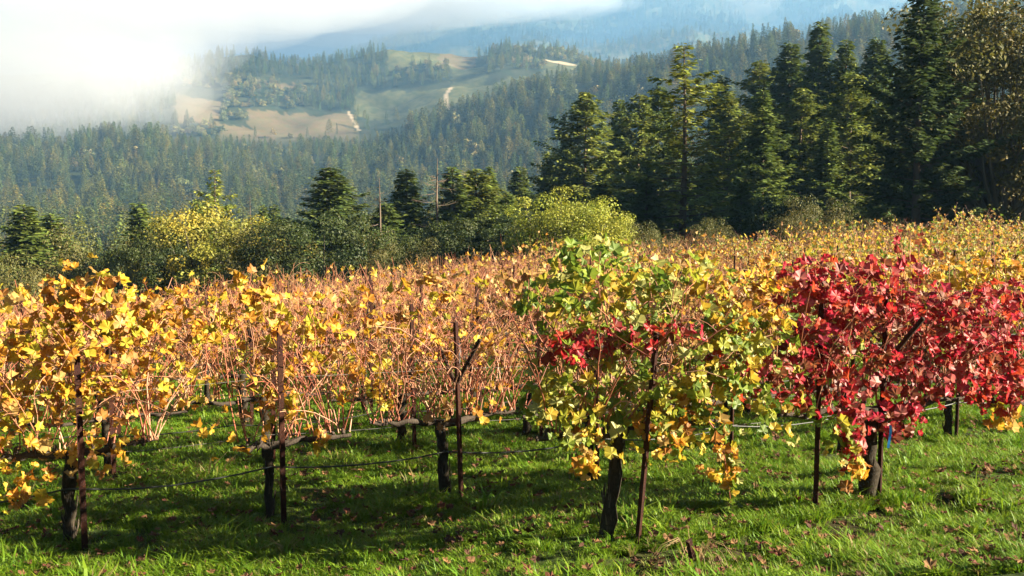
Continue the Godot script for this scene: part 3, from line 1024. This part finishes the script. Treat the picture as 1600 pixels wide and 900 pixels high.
	while n < 170:
		var D := R(95, 235)
		var px := R(-40, 1660)
		var x: float = (px - 800.0) / F * D
		var limit := 300.0 if px < 800 else 300.0 - (px - 800.0) * 0.30
		var y := ground(x, D) - 0.3
		var h := R(9, 19)
		# not above the treetops that show there
		if 300.0 - (y + h - EYE) / D * F < limit: 
			h = (300.0 - limit - R(0, 40)) / F * D + EYE - y
		n += 1
		if h < 5.0: continue
		var where := "below the vineyard" if px < 800 else "in the shaded wood on the right"
		plant("fir_tree", P[["fir_a", "fir_b", "fir_c", "pine"][n % 4]], Vector3(x, y, -D), h, "dim fir among others %s" % where, "fir tree", "background firs %s" % where, R(0.8, 1.2))
	# the wood goes on to the right of the picture; it shades the trees in the corner
	for e in [[49, 50, 17], [54, 60, 17], [60, 72, 18]]:
		plant("fir_tree", P.fir_c, Vector3(e[0], ground(e[0], e[1]) - 0.3, -e[1]), e[2], "fir of the wood beyond the picture's edge", "fir tree", "firs beyond the edge", 1.1, -1.0, "crown", "needles")

func vineyard() -> void:
	var protos := {}
	for k in 4: protos["gold%d" % k] = far_vine(500 + k, 72, 150, ["gold", "gold", "tan"], 1.03, 1.0)
	for k in 4: protos["bare%d" % k] = far_vine(520 + k, 105, 80, ["tan", "gold", "gold"], 1.05, 1.2)
	for k in 4: protos["lush%d" % k] = far_vine(540 + k, 44, 420, ["gold", "green", "gold", "green", "tan"], 1.05, 0.9)
	rng.seed = 99
	var turn := atan2(-DIR.z, DIR.x)
	for k in range(1, 15):
		var order := 0
		for j in range(-14, 40):
			if k == 1 and j > 30: continue
			var t := 1.8 * j + fmod(k * 0.77, 1.0) * 0.9
			if k == 1: t = 1.8 * j + 0.35
			var p := row_place(k, t)
			var D := -p.z
			var px := col_of(p.x, D)
			var edge := 31.0 + clampf((px - 200.0) / 1400.0, 0.0, 1.0) * 15.0
			if px < -230 or px > 1900 or D > edge: continue
			var u := clampf((px - 850.0) / 600.0, 0.0, 1.0)
			var kind := "bare"
			var q := R(0, 1)
			if q < u * 0.95 : kind = "lush"
			elif q < 0.42 + 0.2 * u: kind = "gold"
			elif px < 330 and q < 0.8: kind = "gold"
			var m: Array = protos[kind + str(rng.randi() % 4)]
			var say: String = {"bare": "mostly bare grapevine with reddish canes", "gold": "golden leaved grapevine", "lush": "yellow green leafy grapevine"}[kind]
			var o := thing("grapevine", p, "%s, row %s back, %s from its left end" % [say, NTH[k], NTH[order]], "grapevine", "grapevines trained on trellis rows", turn + (PI if rng.randi() % 2 else 0.0))
			o.scale = Vector3(R(0.95, 1.1), R(0.84, 1.1) * (0.93 if px < 700.0 else 1.0), R(0.95, 1.1))
			part(o, "trunk", m[0], M.vine_bark)
			part(o, "cordon", m[1], M.vine_bark)
			part(o, "canes", m[2], M.cane, "stuff")
			part(o, "foliage", m[3], M.leaf, "stuff")
			if D < 36.0:
				stake(p + SIDE * 0.22 + DIR * 0.05, R(1.75, 2.1), "rusty stake in row %s back, beside the %s vine" % [NTH[k], NTH[order]], "trellis stakes in the vine rows", R(0, 1) < 0.5, Vector2(R(-0.03, 0.03), R(-0.04, 0.04)))
			order += 1
	for k in range(1, 5):
		var t0 := -6.0 - k * 1.5
		var t1 := 9.0 + k * 3.0
		wire(k, t0, t1, 0.84, 0.0, 0.0025, 0.03, Color(0.08, 0.075, 0.07), "trellis_wire", "dark cordon wire along row %s back" % NTH[k], "wire", "trellis wires", M.wire)
		wire(k, t0, t1, 0.5, 0.02, 0.007, 0.05, Color(0.025, 0.027, 0.025), "drip_hose", "black drip hose along row %s back" % NTH[k], "hose", "drip hoses", M.hose)
		wire(k, t0, t1, 1.45, 0.1, 0.002, 0.02, Color(0.14, 0.13, 0.12), "trellis_wire", "upper thin wire along row %s back" % NTH[k], "wire", "trellis wires", M.wire)

func near_rows() -> void:
	# row nought: the first full row, from the left
	near_vine({"at": row_place(0, -3.6), "seed": 61, "label": "golden vine mostly out of view at the left edge", "cordon": [0.9, 0.9], "canes": 22,
		"blobs": [[0.5, 1.5, 0, 0.8, 0.55, 0.4, 260, "gold"], [0.6, 0.95, 0.1, 0.6, 0.4, 0.3, 110, "gold"]]})
	near_vine({"at": row_place(0, -1.77), "seed": 62, "label": "dense golden yellow vine, tallest of those at the left", "cordon": [0.85, 0.75], "canes": 40, "lean": 0.04, "girth": 0.07, "tall": 1.1, "share": 0.85,
		"blobs": [[0.05, 1.78, 0.05, 0.85, 0.42, 0.35, 420, "gold"], [-0.05, 2.02, 0, 0.3, 0.2, 0.22, 44, "gold"], [0.12, 2.14, 0, 0.22, 0.22, 0.2, 44, "gold"], [0.32, 2.02, 0, 0.3, 0.2, 0.2, 44, "gold"], [-0.6, 1.35, 0.05, 0.6, 0.5, 0.35, 230, "gold"], [0.5, 1.3, 0.1, 0.5, 0.45, 0.3, 120, "gold"], [-0.35, 0.68, 0.1, 0.25, 0.4, 0.15, 50, "gold"], [0.18, 0.8, 0.1, 0.3, 0.22, 0.15, 30, "gold"], [0.9, 1.75, 0, 0.35, 0.35, 0.3, 90, "gold"]]})
	near_vine({"at": row_place(0, 0.0), "seed": 63, "label": "half leafless vine with short stub cordon and gold leaves", "cordon": [0.30, 0.8], "canes": 36, "lean": 0.02, "girth": 0.05, "top": 0.74, "tall": 1.1, "share": 0.6,
		"blobs": [[-0.15, 1.85, 0, 0.75, 0.25, 0.3, 170, "gold"], [0.55, 1.72, 0, 0.6, 0.35, 0.3, 150, "gold"], [-0.4, 1.15, 0.1, 0.4, 0.42, 0.2, 80, "gold"], [0.1, 1.15, 0.15, 0.22, 0.16, 0.15, 36, "gold"], [0.42, 0.85, 0.1, 0.12, 0.2, 0.1, 20, "gold"], [-0.12, 2.08, 0, 0.2, 0.16, 0.14, 34, "gold"], [0.9, 1.3, 0, 0.35, 0.3, 0.2, 45, "gold"]]})
	near_vine({"at": row_place(0, 1.75), "seed": 64, "label": "bare caned vine with spreading red brown shoots, between gold vines", "cordon": [0.75, 0.85], "canes": 75, "lean": -0.06, "girth": 0.065, "tall": 1.15, "share": 0.5,
		"blobs": [[-0.55, 1.58, 0, 0.48, 0.32, 0.25, 120, "gold"], [-0.65, 1.2, 0.1, 0.3, 0.25, 0.2, 50, "gold"], [0.0, 2.05, 0, 0.5, 0.14, 0.2, 44, "gold"], [-0.1, 2.15, 0, 0.2, 0.12, 0.15, 24, "tan"], [0.5, 2.05, 0, 0.55, 0.22, 0.25, 80, "tan"], [-0.05, 0.98, 0.1, 0.2, 0.15, 0.15, 16, "tan"], [0.5, 1.0, 0.1, 0.25, 0.22, 0.15, 22, "gold"], [0.0, 1.65, 0, 0.7, 0.2, 0.25, 40, "gold"]]})
	near_vine({"at": row_place(0, 3.5), "seed": 65, "label": "bare vine with tan leaf remnants behind the green vine's left side", "cordon": [0.8, 0.8], "canes": 55, "tall": 1.1,
		"blobs": [[-0.3, 1.95, 0, 0.7, 0.28, 0.3, 110, "tan"], [0.1, 2.12, 0, 0.6, 0.18, 0.3, 80, "green"], [0.4, 1.6, 0, 0.4, 0.3, 0.3, 60, "green"]]})
	for j in 4:
		near_vine({"at": row_place(0, 5.3 + 1.8 * j), "seed": 66 + j, "label": ["orange and yellow vine behind the green vine's right shoulder", "yellow green vine showing over the red vine's crown", "yellow vine behind the red vine's right half", "yellow vine at the right edge behind the red vine"][j], "cordon": [0.9, 0.9], "canes": 34,
			"blobs": [[0, 1.75, 0, 0.95, 0.42, 0.4, 240, ["tan", "green", "gold", "gold"][j]], [0.1, 2.0, 0, 0.9, 0.32, 0.4, 160, "gold"], [0, 1.3, 0, 0.8, 0.35, 0.3, 70, "green"]]})
	# the nearest row begins with the green vine
	near_vine({"at": row_place(-1, 2.42), "full": true, "lift": 0.04, "seed": 80, "share": 0.78, "label": "big green and yellow vine with one trailing branch, at the row's end", "cordon": [0.75, 0.95], "canes": 46, "shoots": 9, "lean": 0.13, "girth": 0.078, "top": 0.92, "tall": 1.15,
		"blobs": [[0.1, 2.0, 0.0, 1.05, 0.30, 0.4, 330, "green"], [-0.25, 2.32, 0, 0.35, 0.14, 0.2, 60, "green"], [0.5, 1.35, 0.15, 0.75, 0.45, 0.35, 400, "green"], [-0.42, 1.3, 0.0, 0.42, 0.36, 0.35, 150, "green"], [-0.3, 1.68, 0.25, 0.55, 0.12, 0.25, 105, "red"], [0.35, 1.72, 0.2, 0.3, 0.10, 0.2, 24, "red"],
			[0.55, 0.98, 0.2, 0.6, 0.25, 0.2, 110, "gold"], [-0.42, 0.85, 0.15, 0.14, 0.22, 0.12, 30, "gold"], [0.86, 0.68, 0.2, 0.14, 0.3, 0.1, 48, "gold"], [0.98, 0.42, 0.2, 0.08, 0.26, 0.08, 28, "green"], [1.2, 1.45, 0.1, 0.45, 0.5, 0.3, 170, "green"], [1.15, 1.95, 0.0, 0.5, 0.25, 0.3, 110, "gold"],
			[-0.4, 1.0, 0, 0.35, 0.22, 0.3, 60, "green"], [0.45, 1.0, 0.1, 0.7, 0.3, 0.3, 110, "green"]]})
	near_vine({"at": row_place(-1, 5.1), "full": true, "lift": 0.0, "seed": 81, "share": 0.82, "label": "crimson red vine, the only fully red one", "cordon": [1.05, 1.15], "canes": 48, "shoots": 9, "girth": 0.10, "top": 0.88, "tall": 1.1,
		"blobs": [[-0.45, 2.05, 0.0, 0.62, 0.28, 0.3, 190, "red"], [0.1, 1.65, 0.05, 1.2, 0.36, 0.4, 430, "red"], [0.9, 1.6, 0.0, 0.9, 0.36, 0.4, 330, "red"], [-0.95, 1.4, 0.1, 0.55, 0.36, 0.3, 210, "red"], [0.3, 1.1, 0.1, 1.2, 0.26, 0.3, 330, "red"], [1.35, 1.15, 0.1, 0.6, 0.36, 0.3, 170, "red"], [-0.5, 0.72, 0.3, 0.13, 0.34, 0.12, 46, "red"], [-0.48, 0.38, 0.3, 0.09, 0.16, 0.1, 18, "gold"],
			[0.15, 0.8, 0.2, 0.3, 0.16, 0.12, 40, "red"], [-0.62, 0.7, 0.3, 0.16, 0.3, 0.1, 24, "green"], [-1.2, 1.05, 0.1, 0.4, 0.35, 0.2, 85, "green"], [-1.35, 1.4, 0, 0.4, 0.35, 0.3, 120, "red"], [-1.3, 1.75, 0, 0.5, 0.2, 0.3, 60, "gold"], [1.7, 0.95, 0.1, 0.2, 0.25, 0.1, 30, "red"]]})
	near_vine({"at": row_place(-1, 7.5), "seed": 82, "label": "red and orange vine cut by the right edge", "cordon": [0.9, 0.9], "canes": 18,
		"blobs": [[-0.6, 1.5, 0.0, 1.0, 0.40, 0.4, 280, "red"], [-0.8, 1.05, 0.0, 0.7, 0.3, 0.3, 100, "red"], [-0.7, 0.8, 0.0, 0.2, 0.25, 0.2, 24, "gold"]]})
	var tb := Geo.new()
	tb.tube([Vector3(0, 0, 0), Vector3(0.28, -0.06, 0.06), Vector3(0.45, -0.28, 0.08), Vector3(0.52, -0.58, 0.06), Vector3(0.58, -0.86, 0.05)], [0.009, 0.008, 0.007, 0.005, 0.003], 5, CANE[2])
	var green_vine: Node3D = get_node("grapevine_" + "%03d" % (taken["grapevine"] - 2))
	var br := part(green_vine, "cane", tb.mesh(), M.cane)
	br.position = Vector3(0.4, 1.1, 0.15)
	rng.seed = 5
	# their stakes
	var g := "trellis stakes in the vine rows"
	stake(row_place(0, -1.77) + SIDE * 0.24 + DIR * 0.06, 1.8, "rusty stake against the dense golden vine's trunk", g)
	stake(row_place(0, -3.6) + SIDE * 0.08 + DIR * 0.06, 1.8, "rusty stake of the vine at the left edge", g)
	stake(row_place(0, 0.0) + SIDE * 0.24 + DIR * 0.05, 1.85, "rusty stake of the half leafless vine, top bare", g)
	stake(row_place(0, 1.75) + SIDE * 0.24 + DIR * 0.12, 1.85, "rusty stake with V arms at the bare caned vine", g, true, Vector2(0.03, 0.0))
	stake(row_place(0, 3.5) + SIDE * 0.06 + DIR * 0.05, 1.9, "rusty stake with V arms behind the green vine", g, true)
	for j in 4:
		stake(row_place(0, 5.3 + 1.8 * j) + SIDE * 0.06 + DIR * 0.05, 1.9, "rusty stake with V arms, %s behind the near row" % NTH[j], g, true)
	stake(row_place(-1, 2.42) + SIDE * 0.16 + DIR * 0.06, 1.75, "leaning rusty stake by the green vine's trunk", g, false, Vector2(-0.09, 0.0))
	stake(row_place(-1, 4.45), 1.85, "lone rusty stake between the green and red vines", g)
	stake(row_place(-1, 5.1) + SIDE * 0.02 + DIR * 0.08, 1.85, "rusty stake pressed to the red vine's trunk", g, true)
	stake(row_place(-1, 7.5) + DIR * 0.08, 1.85, "rusty stake of the vine at the right edge", g)
	var short := stake(at(1083, 852, 7.35) * Vector3(1, 0, 1) + Vector3(0, ground(at(1083, 852, 7.35).x, 7.35), 0), 0.3, "short broken stake leaning in the grass before the row", g, false, Vector2(0.32, 0.1))
	# wires and hoses
	wire(0, -6.0, 12.0, 0.82, 0.0, 0.003, 0.03, Color(0.08, 0.075, 0.07), "trellis_wire", "cordon wire of the first full row", "wire", "trellis wires", M.wire)
	wire(0, -6.0, 12.0, 1.4, 0.1, 0.002, 0.02, Color(0.16, 0.15, 0.14), "trellis_wire", "upper thin wire of the first full row", "wire", "trellis wires", M.wire)
	wire(0, -6.0, 12.0, 0.52, 0.07, 0.009, 0.07, Color(0.03, 0.032, 0.03), "drip_hose", "black drip hose sagging along the first full row", "hose", "drip hoses", M.hose)
	wire(-1, 2.5, 9.5, 0.88, 0.0, 0.003, 0.03, Color(0.08, 0.075, 0.07), "trellis_wire", "cordon wire of the near row", "wire", "trellis wires", M.wire)
	# ribbons
	var rb := Geo.new()
	for k in 6:
		var a := Vector3(0.012 * sin(k * 0.7), -0.035 * k, 0.01 * cos(k))
		var b := Vector3(0.012 * sin(k * 0.7 + 0.7), -0.035 * (k + 1), 0.01 * cos(k + 1.0))
		rb.kite(a + Vector3(-0.011, 0, 0), a + Vector3(0.011, 0, 0.004), b + Vector3(0.011, 0, 0.004), b + Vector3(-0.011, 0, 0), Color(0.02, 0.24, 0.62))
	var o := part(self, "ribbon", rb.mesh(), M.ribbon)
	o.position = row_place(-1, 5.1) + DIR * -0.10 + SIDE * 0.34 + Vector3(0, 0.80, 0)
	tag(o, "bright blue ribbon hanging by the red vine's trunk", "ribbon")
	var tg := Geo.new()
	for k in 5:
		var a := Vector3(0.008 * sin(k * 0.9), -0.05 * k, 0)
		var b := Vector3(0.008 * sin(k * 0.9 + 0.9), -0.05 * (k + 1), 0.005)
		tg.kite(a + Vector3(-0.012, 0, 0), a + Vector3(0.012, 0, 0.004), b + Vector3(0.012, 0, 0.004), b + Vector3(-0.012, 0, 0), Color(0.72, 0.72, 0.75))
	o = part(self, "ribbon", tg.mesh(), M.ribbon)
	o.position = row_place(0, 1.75) + DIR * 0.17 + SIDE * 0.14 + Vector3(0, 1.66, 0)
	tag(o, "white ribbon tied near the bare caned vine's stake", "ribbon")

func grass() -> void:
	rng.seed = 31
	var meshes := []
	for k in 4:
		var g := Geo.new()
		for b in 11:
			var an := R(0, TAU)
			var o := Vector3(cos(an), 0, sin(an)) * R(0.0, 0.05)
			var d := Vector3(cos(an + R(-1, 1)), 0, sin(an + R(-1, 1)))
			var h := R(0.06, 0.17)
			var w := d.cross(Vector3.UP) * R(0.0035, 0.006)
			var m := o + Vector3.UP * h * 0.6 + d * h * R(0.05, 0.25)
			var e := o + Vector3.UP * h * R(0.85, 1.0) + d * h * R(0.3, 0.9)
			var c := Color(R(0.85, 1.15), R(0.9, 1.1), R(0.8, 1.2))
			g.kite(o - w, m - w * 0.8, m + w * 0.8, o + w, c)
			g.tri(m - w * 0.8, e, m + w * 0.8, c)
		meshes.append(g.mesh())
	var lists := [[], [], [], []]
	var n := 0
	while n < 195000:
		n += 1
		var D := 6.4 * pow(28.0 / 6.4, pow(R(0, 1), 1.15))
		var px := R(-60, 1660) if n % 5 else R(-420, 2020)
		var x: float = (px - 800.0) / F * D
		var patch := noise.get_noise_2d(x * 70.0, D * 70.0) + 0.5 * noise.get_noise_2d(x * 260.0, D * 260.0)
		if patch < -0.22 and R(0, 1) < 0.75: continue
		# the worn strip of bare earth on the bank in front of the near row
		if on_bank(x, D) and R(0, 1) < 0.78: continue
		var s := R(0.5, 1.2) * (1.0 + 0.7 * patch) * (1.5 if R(0, 1) < 0.02 else 0.85) * (1.0 + 0.02 * (D - 7.0))
		var b := (Basis(Vector3.UP, R(0, TAU)) * Basis(Vector3.RIGHT, R(-0.2, 0.2))).scaled(Vector3(s, s * R(0.4, 0.85), s))
		var dry := R(0, 1)
		var c := Color(0.085, 0.19, 0.010).lerp(Color(0.175, 0.25, 0.014), R(0, 1))
		if dry < 0.06: c = Color(0.23, 0.19, 0.07)
		lists[n % 4].append([Transform3D(b, Vector3(x, ground(x, D) - 0.01, -D)), c])
	var root := Node3D.new()
	root.name = numbered("grass")
	tag(root, "bright green grass growing between the vine rows", "grass", "", "stuff")
	add_child(root, true)
	scatter(root, "grass_blades", meshes, lists, M.blade)
	# fallen leaves
	var lm := []
	for k in 3:
		var g := Geo.new()
		leaf_shape(g, Transform3D(), Color(1, 1, 1), Color(0.8, 0.75, 0.7), 60 + k)
		lm.append(g.mesh())
	var ll := [[], [], []]
	for k in 6500:
		var D := 6.4 * pow(24.0 / 6.4, R(0, 1))
		var px := R(-60, 1660)
		var x: float = (px - 800.0) / F * D
		if noise.get_noise_2d(x * 90.0 + 300.0, D * 90.0) < -0.05 and R(0, 1) < 0.7: continue
		var b := (Basis(Vector3.UP, R(0, TAU)) * Basis(Vector3.RIGHT, -PI / 2 + R(-0.7, 0.7))).scaled(Vector3.ONE * R(0.045, 0.10))
		var c: Color = [Color(0.10, 0.05, 0.026), Color(0.14, 0.075, 0.035), Color(0.07, 0.034, 0.022), Color(0.19, 0.105, 0.045), Color(0.115, 0.042, 0.025)][rng.randi() % 5]
		ll[k % 3].append([Transform3D(b, Vector3(x, ground(x, D) + R(0.02, 0.10), -D)), c])
	var lr := Node3D.new()
	lr.name = numbered("leaf_litter")
	tag(lr, "brown fallen vine leaves lying in the grass", "fallen leaves", "", "stuff")
	add_child(lr, true)
	scatter(lr, "fallen_leaves", lm, ll, M.litter)
	# dry grass over the broken stake
	var dg := Geo.new()
	for k in 26:
		var an := R(0, TAU)
		var L := R(0.2, 0.42)
		var d := Vector3(cos(an), 0, sin(an))
		dg.tube([Vector3.ZERO + d * 0.02, d * L * 0.35 + Vector3(0, L * 0.75, 0), d * L * 0.7 + Vector3(0, L * 0.6, 0), d * L * 0.95 + Vector3(0, L * 0.25, 0)], [0.003, 0.0025, 0.002, 0.0015], 3, Color(0.36, 0.27, 0.13))
	var p := at(1085, 850, 7.4)
	var o := part(self, "dry_grass_tuft", dg.mesh(), M.blade)
	o.position = Vector3(p.x, ground(p.x, 7.4), -7.4)
	tag(o, "arching tuft of dry straw grass over the broken stake", "grass tuft")

func scatter(root: Node3D, called: String, meshes: Array, lists: Array, material: Material) -> void:
	for k in meshes.size():
		var mm := MultiMesh.new()
		mm.transform_format = MultiMesh.TRANSFORM_3D
		mm.use_colors = true
		mm.mesh = meshes[k]
		mm.instance_count = lists[k].size()
		for j in lists[k].size():
			mm.set_instance_transform(j, lists[k][j][0])
			mm.set_instance_color(j, lists[k][j][1])
		var o := MultiMeshInstance3D.new()
		o.name = kid(root, called)
		o.multimesh = mm
		o.material_override = material
		o.set_meta("kind", "stuff")
		root.add_child(o, true)

func cloud_bank() -> void:
	var root := Node3D.new()
	root.name = numbered("cloud_bank")
	tag(root, "white cloud bank resting on the hills at the upper left", "cloud", "", "stuff")
	add_child(root, true)
	# column, row, distance, half width, half height (in photo pixels), half depth, thickness
	var puffs := [
		[20, 0, 1240, 320, 165, 420, 0.7], [50, 30, 1240, 235, 120, 320, 0.5], [-60, 100, 1200, 270, 105, 260, 0.45], [90, 95, 1200, 190, 95, 230, 0.4], [165, 70, 1220, 140, 90, 210, 0.35],
		[0, 130, 1160, 230, 85, 200, 0.4], [225, 35, 1280, 160, 90, 240, 0.45], [300, -5, 1340, 220, 75, 280, 0.5], [400, -30, 1480, 280, 62, 320, 0.7], [280, -30, 1400, 340, 80, 320, 0.7],
		[560, -26, 1850, 320, 66, 300, 0.9], [700, -18, 1950, 240, 46, 280, 0.8], [640, -4, 1880, 180, 40, 240, 0.5], [540, 18, 1850, 210, 50, 210, 0.35], [450, 30, 1800, 250, 52, 210, 0.35],
		[820, -2, 2050, 145, 28, 200, 0.65], [895, 8, 2080, 78, 16, 140, 0.5], [1175, 0, 2150, 44, 28, 110, 0.35], [740, 20, 2000, 120, 18, 120, 0.3], [960, 6, 2110, 46, 9, 80, 0.3],
		[238, 140, 1140, 85, 50, 110, 0.25], [290, 110, 1170, 60, 50, 110, 0.18], [120, 140, 1110, 230, 80, 180, 0.25], [235, 186, 1020, 90, 30, 90, 0.12], [-20, 155, 1050, 220, 80, 160, 0.3], [50, 120, 1130, 210, 90, 170, 0.3],
		[1000, 40, 1800, 900, 150, 90, 0.22, 1], [1050, 20, 2170, 900, 150, 60, 0.5, 1]]
	for p in puffs:
		var m := FogMaterial.new()
		m.resource_name = "mist"
		m.albedo = Color(0.93, 0.95, 0.98) if p.size() == 7 else Color(0.55, 0.78, 1.0)
		var half_depth: float = p[5]
		m.density = float(p[6]) * (0.88 if p.size() == 7 else 0.8) / (2.0 * half_depth)
		var o := FogVolume.new()
		o.name = kid(root, "cloud_puff")
		o.shape = RenderingServer.FOG_VOLUME_SHAPE_ELLIPSOID
		o.size = Vector3(2.0 * p[3] / F * p[2], 2.0 * p[4] / F * p[2], 2.0 * half_depth)
		o.material = m
		o.position = at(p[0], p[1], p[2])
		root.add_child(o, true)
